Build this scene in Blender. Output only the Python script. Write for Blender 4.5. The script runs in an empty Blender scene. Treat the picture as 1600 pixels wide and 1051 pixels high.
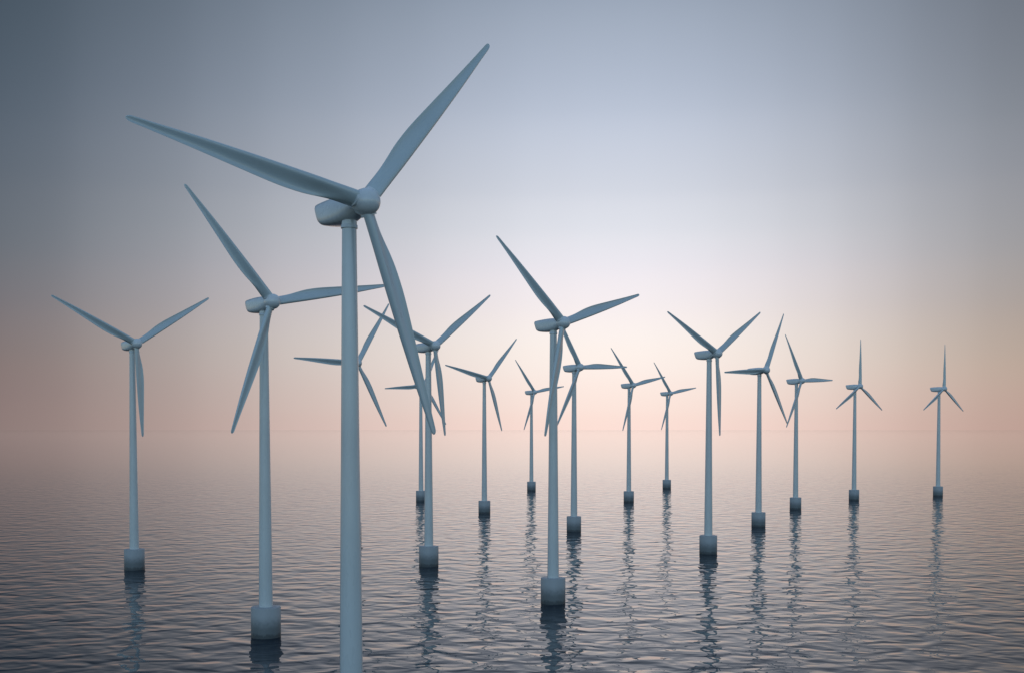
import bpy, bmesh, math
from mathutils import Vector, Matrix

C = bpy.context.scene.collection
SC = bpy.context.scene
PI = math.pi


def s2l(c):
    return tuple((v / 255 / 12.92) if v <= 10 else ((v / 255 + .055) / 1.055) ** 2.4 for v in c) + (1.0,)


# ------------------------------------------------------------------ materials
def new_mat(name):
    m = bpy.data.materials.new(name)
    m.use_nodes = True
    nt = m.node_tree
    return m, nt, nt.nodes['Principled BSDF']


def painted(name, base, rough, scale, streak, coat=.8):
    """painted steel / glass fibre: faint cloudy tone changes, weather streaks and gloss changes"""
    m, nt, b = new_mat(name)
    N, L = nt.nodes, nt.links
    tc = N.new('ShaderNodeTexCoord')
    mp = N.new('ShaderNodeMapping')
    mp.inputs['Scale'].default_value = (1, 1, streak)
    L.new(tc.outputs['Object'], mp.inputs[0])
    n1 = N.new('ShaderNodeTexNoise')
    n1.inputs['Scale'].default_value = scale
    n1.inputs['Detail'].default_value = 5
    n1.inputs['Roughness'].default_value = .6
    L.new(mp.outputs[0], n1.inputs['Vector'])
    r = N.new('ShaderNodeValToRGB')
    r.color_ramp.elements[0].position = .3
    r.color_ramp.elements[1].position = .7
    r.color_ramp.elements[0].color = tuple(v * .93 for v in base) + (1,)
    r.color_ramp.elements[1].color = tuple(min(1, v * 1.04) for v in base) + (1,)
    L.new(n1.outputs['Fac'], r.inputs[0])
    L.new(r.outputs[0], b.inputs['Base Color'])
    n2 = N.new('ShaderNodeTexNoise')
    n2.inputs['Scale'].default_value = scale * 3
    L.new(mp.outputs[0], n2.inputs['Vector'])
    mr = N.new('ShaderNodeMapRange')
    mr.inputs['To Min'].default_value = rough - .06
    mr.inputs['To Max'].default_value = rough + .06
    L.new(n2.outputs['Fac'], mr.inputs['Value'])
    L.new(mr.outputs[0], b.inputs['Roughness'])
    b.inputs['Coat Weight'].default_value = coat
    b.inputs['Coat Roughness'].default_value = .1
    return m


M_TOWER = painted('tower_paint', (.61, .65, .655), .28, .35, .25)
M_BLADE = painted('blade_gelcoat', (.53, .60, .61), .28, .3, .3)
M_SHELL = painted('nacelle_shell', (.70, .73, .735), .28, .5, 1)
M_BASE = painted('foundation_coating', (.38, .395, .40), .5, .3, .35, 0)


def tide_and_shade(m):
    """the tide mark: dark weed and wet coating just above the water, with a ragged upper edge; above it, soft painted shade"""
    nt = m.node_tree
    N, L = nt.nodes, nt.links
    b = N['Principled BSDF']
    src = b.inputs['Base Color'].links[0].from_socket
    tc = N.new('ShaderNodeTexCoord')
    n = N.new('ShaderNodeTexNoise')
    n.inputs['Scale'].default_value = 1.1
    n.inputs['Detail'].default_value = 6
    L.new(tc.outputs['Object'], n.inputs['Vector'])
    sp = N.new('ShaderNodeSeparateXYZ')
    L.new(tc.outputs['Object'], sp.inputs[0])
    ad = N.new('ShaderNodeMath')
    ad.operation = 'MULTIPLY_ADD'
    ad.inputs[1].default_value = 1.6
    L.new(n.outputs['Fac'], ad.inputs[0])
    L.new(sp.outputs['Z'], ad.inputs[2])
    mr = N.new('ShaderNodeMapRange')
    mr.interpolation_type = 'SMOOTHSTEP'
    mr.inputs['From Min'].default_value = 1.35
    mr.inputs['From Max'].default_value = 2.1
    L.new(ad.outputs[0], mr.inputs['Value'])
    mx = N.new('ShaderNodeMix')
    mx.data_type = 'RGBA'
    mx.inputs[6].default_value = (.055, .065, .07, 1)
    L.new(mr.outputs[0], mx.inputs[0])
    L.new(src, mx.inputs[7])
    # shade painted into the coating colour, fading out softly towards the top
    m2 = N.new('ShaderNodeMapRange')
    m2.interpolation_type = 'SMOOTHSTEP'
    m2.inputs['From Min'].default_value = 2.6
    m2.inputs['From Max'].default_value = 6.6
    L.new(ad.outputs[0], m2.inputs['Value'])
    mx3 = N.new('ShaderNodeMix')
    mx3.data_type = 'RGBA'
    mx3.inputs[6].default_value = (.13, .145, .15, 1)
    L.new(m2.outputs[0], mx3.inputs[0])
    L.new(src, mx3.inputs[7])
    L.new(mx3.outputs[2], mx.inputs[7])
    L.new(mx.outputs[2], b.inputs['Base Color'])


tide_and_shade(M_BASE)


def water_mat():
    m, nt, b = new_mat('sea_water')
    N, L = nt.nodes, nt.links
    # wave height as a function of a position in metres
    g = bpy.data.node_groups.new('wave_height', 'ShaderNodeTree')
    g.interface.new_socket('Vector', in_out='INPUT', socket_type='NodeSocketVector')
    g.interface.new_socket('Height', in_out='OUTPUT', socket_type='NodeSocketFloat')
    gi, go = g.nodes.new('NodeGroupInput'), g.nodes.new('NodeGroupOutput')
    total = None
    #        wavelength, stretch along the crest, heading (deg), amplitude, detail, distortion
    for lam, st, rot, amp, det, dis in WAVES:
        mp = g.nodes.new('ShaderNodeMapping')
        mp.vector_type = 'TEXTURE'
        mp.inputs['Rotation'].default_value = (0, 0, math.radians(rot))
        mp.inputs['Scale'].default_value = (lam * st, lam, lam)
        g.links.new(gi.outputs[0], mp.inputs[0])
        n = g.nodes.new('ShaderNodeTexNoise')
        n.noise_dimensions = '2D'
        n.inputs['Scale'].default_value = 1
        n.inputs['Detail'].default_value = det
        n.inputs['Roughness'].default_value = .45
        n.inputs['Distortion'].default_value = dis
        g.links.new(mp.outputs[0], n.inputs['Vector'])
        k = g.nodes.new('ShaderNodeMath')
        k.operation = 'MULTIPLY'
        k.inputs[1].default_value = amp
        g.links.new(n.outputs['Fac'], k.inputs[0])
        if total is None:
            total = k
        else:
            a = g.nodes.new('ShaderNodeMath')
            a.operation = 'ADD'
            g.links.new(total.outputs[0], a.inputs[0])
            g.links.new(k.outputs[0], a.inputs[1])
            total = a
    g.links.new(total.outputs[0], go.inputs[0])
    geo = N.new('ShaderNodeNewGeometry')
    eps = .12
    hs = []
    for off in ((0, 0, 0), (eps, 0, 0), (0, eps, 0)):
        ad = N.new('ShaderNodeVectorMath')
        ad.operation = 'ADD'
        ad.inputs[1].default_value = off
        L.new(geo.outputs['Position'], ad.inputs[0])
        gn = N.new('ShaderNodeGroup')
        gn.node_tree = g
        L.new(ad.outputs[0], gn.inputs[0])
        hs.append(gn)

    def math_(op, a, c):
        n = N.new('ShaderNodeMath')
        n.operation = op
        for i, v in enumerate((a, c)):
            if isinstance(v, (int, float)):
                n.inputs[i].default_value = v
            else:
                L.new(v, n.inputs[i])
        return n.outputs[0]
    sx = math_('DIVIDE', math_('SUBTRACT', hs[0].outputs[0], hs[1].outputs[0]), eps)
    sy = math_('DIVIDE', math_('SUBTRACT', hs[0].outputs[0], hs[2].outputs[0]), eps)
    # wave slopes flattened away from the turbines to lighten the water towards the horizon
    ln = N.new('ShaderNodeVectorMath')
    ln.operation = 'DISTANCE'
    ln.inputs[1].default_value = (80, 450, 0)
    L.new(geo.outputs['Position'], ln.inputs[0])
    cm = N.new('ShaderNodeMapRange')
    cm.interpolation_type = 'SMOOTHSTEP'
    for k_, v_ in (('From Min', 100), ('From Max', 1700), ('To Min', 1.0), ('To Max', .16)):
        cm.inputs[k_].default_value = v_
    L.new(ln.outputs['Value'], cm.inputs['Value'])
    sx, sy = math_('MULTIPLY', sx, cm.outputs[0]), math_('MULTIPLY', sy, cm.outputs[0])
    cx = N.new('ShaderNodeCombineXYZ')
    L.new(sx, cx.inputs[0])
    L.new(sy, cx.inputs[1])
    cx.inputs[2].default_value = 1
    nm = N.new('ShaderNodeVectorMath')
    nm.operation = 'NORMALIZE'
    L.new(cx.outputs[0], nm.inputs[0])
    L.new(nm.outputs[0], b.inputs['Normal'])
    b.inputs['Base Color'].default_value = WATER_COL
    b.inputs['Roughness'].default_value = .03
    b.inputs['IOR'].default_value = 1.24
    return m


WATER_COL = (.003, .013, .025, 1)
WAVES = [
    (8.2, 1.2, 15, .54, 1.0, .35),
    (4.2, 1.25, -34, .19, .8, .3),
    (2.0, 1.2, 5, .022, .3, 0),
]

# ------------------------------------------------------------------ mesh helpers
def obj(name, bm, mat, parent=None, angle=40):
    me = bpy.data.meshes.new(name)
    bmesh.ops.recalc_face_normals(bm, faces=bm.faces)
    bm.to_mesh(me)
    bm.free()
    for p in me.polygons:
        p.use_smooth = True
    me.set_sharp_from_angle(angle=math.radians(angle))
    me.materials.append(mat)
    o = bpy.data.objects.new(name, me)
    C.objects.link(o)
    o.parent = parent
    return o


def loft(bm, rings, cap0=True, cap1=True):
    vs = [[bm.verts.new(p) for p in r] for r in rings]
    n = len(vs[0])
    for a, b in zip(vs, vs[1:]):
        for i in range(n):
            bm.faces.new((a[i], a[(i + 1) % n], b[(i + 1) % n], b[i]))
    if cap0:
        bm.faces.new(vs[0][::-1])
    if cap1:
        bm.faces.new(vs[-1])
    return vs


def lathe_z(bm, prof, n=64):
    loft(bm, [[(r * math.cos(2 * PI * i / n), r * math.sin(2 * PI * i / n), z) for i in range(n)] for r, z in prof])


def smooth(a, b, x):
    t = max(0, min(1, (x - a) / (b - a)))
    return t * t * (3 - 2 * t)


def interp(tab, x):
    if x <= tab[0][0]:
        return tab[0][1]
    for (x0, y0), (x1, y1) in zip(tab, tab[1:]):
        if x <= x1:
            t = (x - x0) / (x1 - x0)
            return y0 + (y1 - y0) * t
    return tab[-1][1]


def cubic(tab, x):
    """smooth (Catmull-Rom) table lookup"""
    n = len(tab)
    i = 0
    while i < n - 2 and x > tab[i + 1][0]:
        i += 1
    x0, y0 = tab[i]
    x1, y1 = tab[i + 1]
    t = max(0, min(1, (x - x0) / (x1 - x0)))

    def sl(j):
        a, c = tab[max(0, j - 1)], tab[min(n - 1, j + 1)]
        return (c[1] - a[1]) / (c[0] - a[0])
    h = x1 - x0
    m0, m1 = sl(i) * h, sl(i + 1) * h
    return ((2 * t ** 3 - 3 * t ** 2 + 1) * y0 + (t ** 3 - 2 * t ** 2 + t) * m0 + (-2 * t ** 3 + 3 * t ** 2) * y1 + (t ** 3 - t ** 2) * m1)


# ------------------------------------------------------------------ the turbine
HUB_Z = 80.0
OVER = 4.62          # hub centre in front of the tower axis
ROTOR_Y = -3.98       # plane of the blades
R_TIP = 32.66


def foundation_bm():
    bm = bmesh.new()
    lathe_z(bm, [(3.55, -6), (3.55, 7.12), (3.50, 7.22), (3.40, 7.27)], 72)
    return bm


def tower_bm():
    bm = bmesh.new()
    z0, z1, r0, r1 = 7.2, 77.3, 1.66, .985
    prof = [(r0, z0)]
    for k in range(1, 12):
        t = k / 12
        prof.append((r0 + (r1 - r0) * t, z0 + (z1 - z0) * t))
    prof.append((r1, z1))
    lathe_z(bm, prof, 64)
    return bm


def collar_bm():
    bm = bmesh.new()
    lathe_z(bm, [(.95, 77.0), (1.12, 77.03), (1.15, 77.08), (1.15, 77.44), (1.12, 77.50), (1.05, 77.53), (1.05, 78.2)], 56)
    return bm


def nacelle_bm():
    bm = bmesh.new()
    # y, half width, top, bottom, corner exponent
    st = [(-2.95, 1.02, 1.00, -1.05, 2.0), (-2.6, 1.20, 1.16, -1.25, 2.1), (-2.1, 1.42, 1.31, -1.52, 2.3), (-1.3, 1.62, 1.44, -1.84, 2.7),
          (-.2, 1.74, 1.50, -2.10, 3.1), (1.2, 1.80, 1.50, -2.24, 3.4), (2.8, 1.80, 1.44, -2.26, 3.6),
          (4.4, 1.75, 1.34, -2.18, 3.7), (5.5, 1.69, 1.25, -2.06, 3.7), (6.05, 1.64, 1.19, -1.96, 3.7), (6.28, 1.56, 1.11, -1.84, 3.6), (6.36, 1.42, .97, -1.66, 3.4)]
    rings = []
    n = 56
    for y, w, tp, bt, ex in st:
        zc, hz = (tp + bt) / 2, (tp - bt) / 2
        ring = []
        for i in range(n):
            a = 2 * PI * i / n
            ca, sa = math.cos(a), math.sin(a)
            x = w * math.copysign(abs(ca) ** (2 / ex), ca)
            z = zc + hz * math.copysign(abs(sa) ** (2 / ex), sa)
            yy = y + smooth(1.5, 6.3, y) * .42 * (z + .35)
            ring.append((x, yy, HUB_Z + z))
        rings.append(ring)
    loft(bm, rings)
    return bm


def hub_bm():
    bm = bmesh.new()
    R = 1.80
    prof = []
    for k in range(0, 15):
        a = k / 14 * PI / 2
        prof.append((max(.02, R * math.sin(a)), -OVER - 1.0 * R * math.cos(a) + .15))
    prof += [(1.80, -4.0), (1.76, -3.4), (1.64, -3.0), (1.42, -2.72), (1.2, -2.6), (1.0, -2.55)]
    n = 56
    loft(bm, [[(r * math.cos(2 * PI * i / n), y, HUB_Z + r * math.sin(2 * PI * i / n)) for i in range(n)] for r, y in prof])
    return bm


LEAD = [(.05, 1.03), (.10, 1.03), (.17, 1.03), (.28, 1.03), (.41, 1.0), (.55, .93), (.74, .76), (.90, .52), (.97, .43), (1, .37)]
TRAIL = [(.05, 1.03), (.085, 1.04), (.13, 1.14), (.17, 1.31), (.22, 1.58), (.28, 1.80), (.35, 1.86), (.41, 1.81), (.55, 1.46), (.74, .95), (.90, .56), (.97, .42), (1, .35)]
THICK = [(.05, 2.06), (.10, 2.04), (.17, 1.92), (.28, 1.66), (.41, 1.36), (.55, 1.08), (.74, .72), (.90, .44), (1, .26)]
TWIST = [(.05, 15), (.2, 14), (.3, 12), (.5, 9), (.75, 6), (1, 4)]


def blade_bm():
    bm = bmesh.new()
    ts = [.045, .06, .075, .09, .105, .12, .135, .15, .17, .19, .21, .23, .255, .28, .31, .345, .38, .42, .47, .53, .6, .67, .74, .81, .87, .92, .955, .98,
          .989, .995, .9985, 1.0]
    n = 48
    rings = []
    for t in ts:
        l, tr, th = cubic(LEAD, t), cubic(TRAIL, t), cubic(THICK, t)
        if t > .98:
            f = math.sqrt(max(0.02, 1 - ((t - .98) / .0205) ** 2))
            l, tr, th = l * f, tr * f, th * f
        be = math.radians(interp(TWIST, t))
        w = smooth(.07, .24, t)
        ch = l + tr
        ring = []
        for i in range(n):
            a = 2 * PI * i / n
            c = (1 - math.cos(a)) / 2           # 0 leading edge .. 1 trailing edge
            sg = 1 if math.sin(a) >= 0 else -1
            e = -l + ch * c
            circ = .5 * th * math.sin(a)
            # a round spar along the leading edge with a thin flange behind it
            r = th / 2
            q = e + l - r                       # from the spar axis towards the trailing edge
            if q <= 0:
                hh = math.sqrt(max(0, r * r - q * q))
            else:
                u = q / (ch - r)
                hh = r * ((.5 + .5 * math.cos(PI * min(1, u * 1.2) ** .8)) * .87 + .13 * math.sqrt(max(0, 1 - u ** 4)))
            foil = sg * hh + (-.17 * ch * u * u if q > 0 else 0) * (1 if sg < 0 else .985)
            nn = circ * (1 - w) + foil * w
            x = -e * math.cos(be) - nn * math.sin(be)
            y = e * math.sin(be) - nn * math.cos(be) * -1
            ring.append((x, y, t * R_TIP * 1.003))
        rings.append(ring)
    loft(bm, rings)
    return bm


def root_ring_bm():
    bm = bmesh.new()
    lathe_z(bm, [(.98, 1.20), (1.06, 1.24), (1.07, 1.82), (1.055, 1.86), (1.0, 1.87)], 48)
    return bm


PARTS = []
root0 = bpy.data.objects.new('wind_turbine', None)
C.objects.link(root0)
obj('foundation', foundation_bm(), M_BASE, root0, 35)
tw = obj('tower', tower_bm(), M_TOWER, root0)
obj('collar', collar_bm(), M_TOWER, tw, 30)
obj('nacelle', nacelle_bm(), M_SHELL, root0, 38)
obj('hub', hub_bm(), M_SHELL, root0, 50)
bl = obj('blade', blade_bm(), M_BLADE, root0, 60)
obj('root_collar', root_ring_bm(), M_SHELL, bl, 30)
for k in (1, 2):
    b2 = bl.copy()
    C.objects.link(b2)
    for ch in bl.children:
        c2 = ch.copy()
        C.objects.link(c2)
        c2.parent = b2


def copy_tree(o, parent=None):
    c = o.copy()
    C.objects.link(c)
    c.parent = parent
    for ch in list(o.children):
        copy_tree(ch, c)
    return c


YAW = .6992
# x, y, rotor phase, label
SPOTS = [
    (-22.03, 157.0, 0.6971, 'nearest and tallest white turbine, its thick tower running out of the bottom edge'),
    (-59.35, 276.66, -0.7196, 'second largest turbine, left of the nearest tower, its whole foundation showing at lower left'),
    (-134.82, 410.25, -1.1046, 'leftmost white turbine standing alone over darker water'),
    (-72.75, 527.9, -1.5426, 'turbine hidden behind the nearest tower, only its three blades sticking out'),
    (-30.47, 420.81, -1.186, 'mid-distance turbine whose nacelle is crossed by the nearest turbine\'s hanging blade'),
    (-63.23, 800.26, -1.6567, 'small far turbine, thin tower just left of a thicker tower, hub behind hanging blade'),
    (-16.48, 686.98, -1.365, 'small turbine standing clear left of the central tower, blades a tilted Y'),
    (15.84, 938.95, -0.6883, 'tiny far turbine whose right blade passes behind the central tower'),
    (11.84, 330.68, -0.8405, 'large central turbine standing against the brightest part of the sky'),
    (30.36, 563.97, 1.5339, 'turbine close behind the central tower with a blade pointing level to the right'),
    (80.5, 793.38, -0.7288, 'small far turbine whose upper left blade tip touches a level blade'),
    (130.82, 973.14, -0.6911, 'farthest tiny turbine, just left of the big right-hand turbine\'s upper left blade'),
    (79.03, 462.89, -1.1089, 'largest turbine of the right half, two blades raised in a V'),
    (126.67, 591.17, 0.4563, 'turbine with one level blade pointing left across its own nacelle'),
    (177.56, 720.71, -0.5599, 'turbine whose hanging blade crosses the tip of its left neighbour\'s blade'),
    (241.55, 812.98, 0.0057, 'small turbine with one upright blade, second from the right edge'),
    (318.63, 861.07, 0.0058, 'rightmost small turbine, one upright blade, standing apart from the rest'),
]
# ------------------------------------------------------------------ place the turbines
for i, (x, y, ph, label) in enumerate(SPOTS):
    o = root0 if i == len(SPOTS) - 1 else copy_tree(root0)
    o.location = (x, y, 0)
    o.rotation_euler = (0, 0, YAW - (.006 if i == 0 else 0))
    o['label'] = label
    o['category'] = 'wind turbine'
    o['group'] = 'wind turbines standing in the calm sea'
    k = 0
    for c in o.children:
        if c.name.startswith('blade'):
            c.location = (0, ROTOR_Y, HUB_Z)
            c.rotation_euler = (0, ph + k * 2 * PI / 3, 0)
            k += 1

# ------------------------------------------------------------------ the sea
bm = bmesh.new()
S = 80000
vs = [bm.verts.new((x, y, 0)) for x, y in ((-S, -S), (S, -S), (S, S), (-S, S))]
bm.faces.new(vs)
sea = obj('water', bm, water_mat())
sea['kind'] = 'structure'

# ------------------------------------------------------------------ sky
W = bpy.data.worlds.new('World')
SC.world = W
W.use_nodes = True
nt = W.node_tree
N, L = nt.nodes, nt.links
bg = N['Background']
bg.inputs['Strength'].default_value = 1
tc = N.new('ShaderNodeTexCoord')
sp = N.new('ShaderNodeSeparateXYZ')
L.new(tc.outputs['Generated'], sp.inputs[0])


def mth(op, a, c=None):
    n = N.new('ShaderNodeMath')
    n.operation = op
    for i, v in enumerate((a, c)):
        if v is None:
            continue
        if isinstance(v, (int, float)):
            n.inputs[i].default_value = v
        else:
            L.new(v, n.inputs[i])
    return n.outputs[0]


def ramp(fac, stops, interp_='CARDINAL'):
    r = N.new('ShaderNodeValToRGB')
    r.color_ramp.interpolation = interp_
    el = r.color_ramp.elements
    while len(el) < len(stops):
        el.new(.5)
    for e, (p, c) in zip(el, sorted(stops)):
        e.position = p
        e.color = c
    L.new(fac, r.inputs[0])
    return r.outputs[0]


elev = mth('DEGREES' if False else 'MULTIPLY', mth('ARCSINE', sp.outputs['Z']), 180 / PI)
azim = mth('MULTIPLY', mth('ARCTAN2', sp.outputs['X'], sp.outputs['Y']), 180 / PI)
# twilight colours from the horizon upwards: towards the glow, and well to the left and right of it
E_GLOW = [(0, (253, 224, 214)), (.9, (253, 229, 219)), (2.6, (254, 238, 230)), (4.2, (254, 243, 237)), (5.8, (249, 240, 240)), (7.7, (240, 235, 241)),
          (9.5, (227, 228, 236)), (11.4, (213, 217, 228)), (15.2, (188, 197, 214)), (20.3, (154, 166, 184)), (28, (126, 142, 163)), (40, (108, 127, 152)), (60, (95, 116, 142))]
E_LEFT = [(0, (139, 121, 118)), (1.5, (135, 118, 116)), (3.3, (129, 116, 115)), (5.5, (118, 113, 117)), (8, (104, 109, 117)), (11, (94, 103, 114)), (14, (83, 95, 108)),
          (19, (68, 82, 95)), (28, (62, 77, 92)), (40, (66, 82, 98)), (60, (66, 84, 104))]
E_RIGHT = [(0, (187, 157, 146)), (2, (186, 162, 149)), (3.3, (181, 162, 149)), (5.5, (169, 157, 150)), (8, (156, 153, 154)), (11.3, (143, 145, 152)), (14, (129, 134, 143)),
           (19, (110, 117, 128)), (28, (104, 114, 127)), (40, (96, 110, 128)), (60, (90, 108, 130))]


def eramp(stops):
    return ramp(mth('DIVIDE', elev, 60.0), [(e / 60, s2l(c)) for e, c in stops])


def blend(fac, c0, c1):
    n = N.new('ShaderNodeMix')
    n.data_type = 'RGBA'
    for k_, v_ in ((0, fac), (6, c0), (7, c1)):
        L.new(v_, n.inputs[k_])
    return n.outputs[2]


# how the glow fades with the angle from the place where the sun went down
da = mth('SUBTRACT', azim, 5.0)
A_STOPS = [(-50, 0), (-33, 0), (-29, .02), (-25.4, .12), (-20.5, .29), (-17, .45), (-13, .615), (-9, .775), (-5, .92), (-2, .985), (0, 1), (2, .985), (5, .89),
           (8, .735), (10.8, .555), (13.7, .33), (16.7, .14), (19, .04), (22, 0), (50, 0)]
fall = ramp(mth('DIVIDE', mth('ADD', da, 60.0), 120.0), [((a + 60) / 120, (v, v, v, 1)) for a, v in A_STOPS])
side = mth('GREATER_THAN', da, 0.0)
glow_col = blend(fall, blend(side, eramp(E_LEFT), eramp(E_RIGHT)), eramp(E_GLOW))
# the clear blue dusk sky overhead and on the far side from the glow
SUN_AZ, SUN_EL = math.radians(5), math.radians(6)
sky = N.new('ShaderNodeTexSky')
sky.sky_type = 'NISHITA'
sky.sun_disc = False
sky.sun_elevation = SUN_EL
sky.sun_rotation = SUN_AZ
sky.altitude = 0
sky.ozone_density = 3.0
sk = N.new('ShaderNodeVectorMath')
sk.operation = 'SCALE'
sk.inputs['Scale'].default_value = .36
hs = N.new('ShaderNodeHueSaturation')
hs.inputs['Saturation'].default_value = .80
L.new(sky.outputs[0], hs.inputs['Color'])
L.new(hs.outputs[0], sk.inputs[0])


def mrange(v, a, b, interp_='SMOOTHSTEP'):
    n = N.new('ShaderNodeMapRange')
    n.interpolation_type = interp_
    n.inputs['From Min'].default_value = a
    n.inputs['From Max'].default_value = b
    L.new(v, n.inputs['Value'])
    return n.outputs[0]


w_el = mrange(elev, 26, 60)
w_az = mrange(mth('ABSOLUTE', da), 36, 90)
w = mth('MAXIMUM', w_el, w_az)
mx2 = N.new('ShaderNodeMix')
mx2.data_type = 'RGBA'
L.new(w, mx2.inputs[0])
L.new(glow_col, mx2.inputs[6])
L.new(sk.outputs[0], mx2.inputs[7])
L.new(mx2.outputs[2], bg.inputs['Color'])

# the sun has sunk into the haze: a very weak, very soft warm lamp from its direction
sd = bpy.data.lights.new('sun', 'SUN')
sd.energy = .02
sd.angle = math.radians(60)
sd.color = (1, .84, .72)
so = bpy.data.objects.new('sun', sd)
C.objects.link(so)
d = Vector((math.sin(SUN_AZ) * math.cos(SUN_EL), math.cos(SUN_AZ) * math.cos(SUN_EL), math.sin(SUN_EL)))
so.rotation_euler = d.to_track_quat('Z', 'Y').to_euler()

# ------------------------------------------------------------------ camera
F, PITCH, CAM_Z = 1800.75, .03205, 49.954
cd = bpy.data.cameras.new('camera')
cd.sensor_width = 36
cd.lens = F / 1600 * 36
cd.shift_y = (670 + F * math.tan(PITCH) - 525.5) / 1600
cd.clip_start = 1
cd.clip_end = 300000
co = bpy.data.objects.new('camera', cd)
C.objects.link(co)
co.location = (0, 0, CAM_Z)
co.rotation_euler = (PI / 2 - PITCH, 0, 0)
SC.camera = co

SC.view_settings.view_transform = 'Standard'
SC.view_settings.look = 'None'
SC.view_settings.exposure = 0
SC.view_settings.gamma = 1
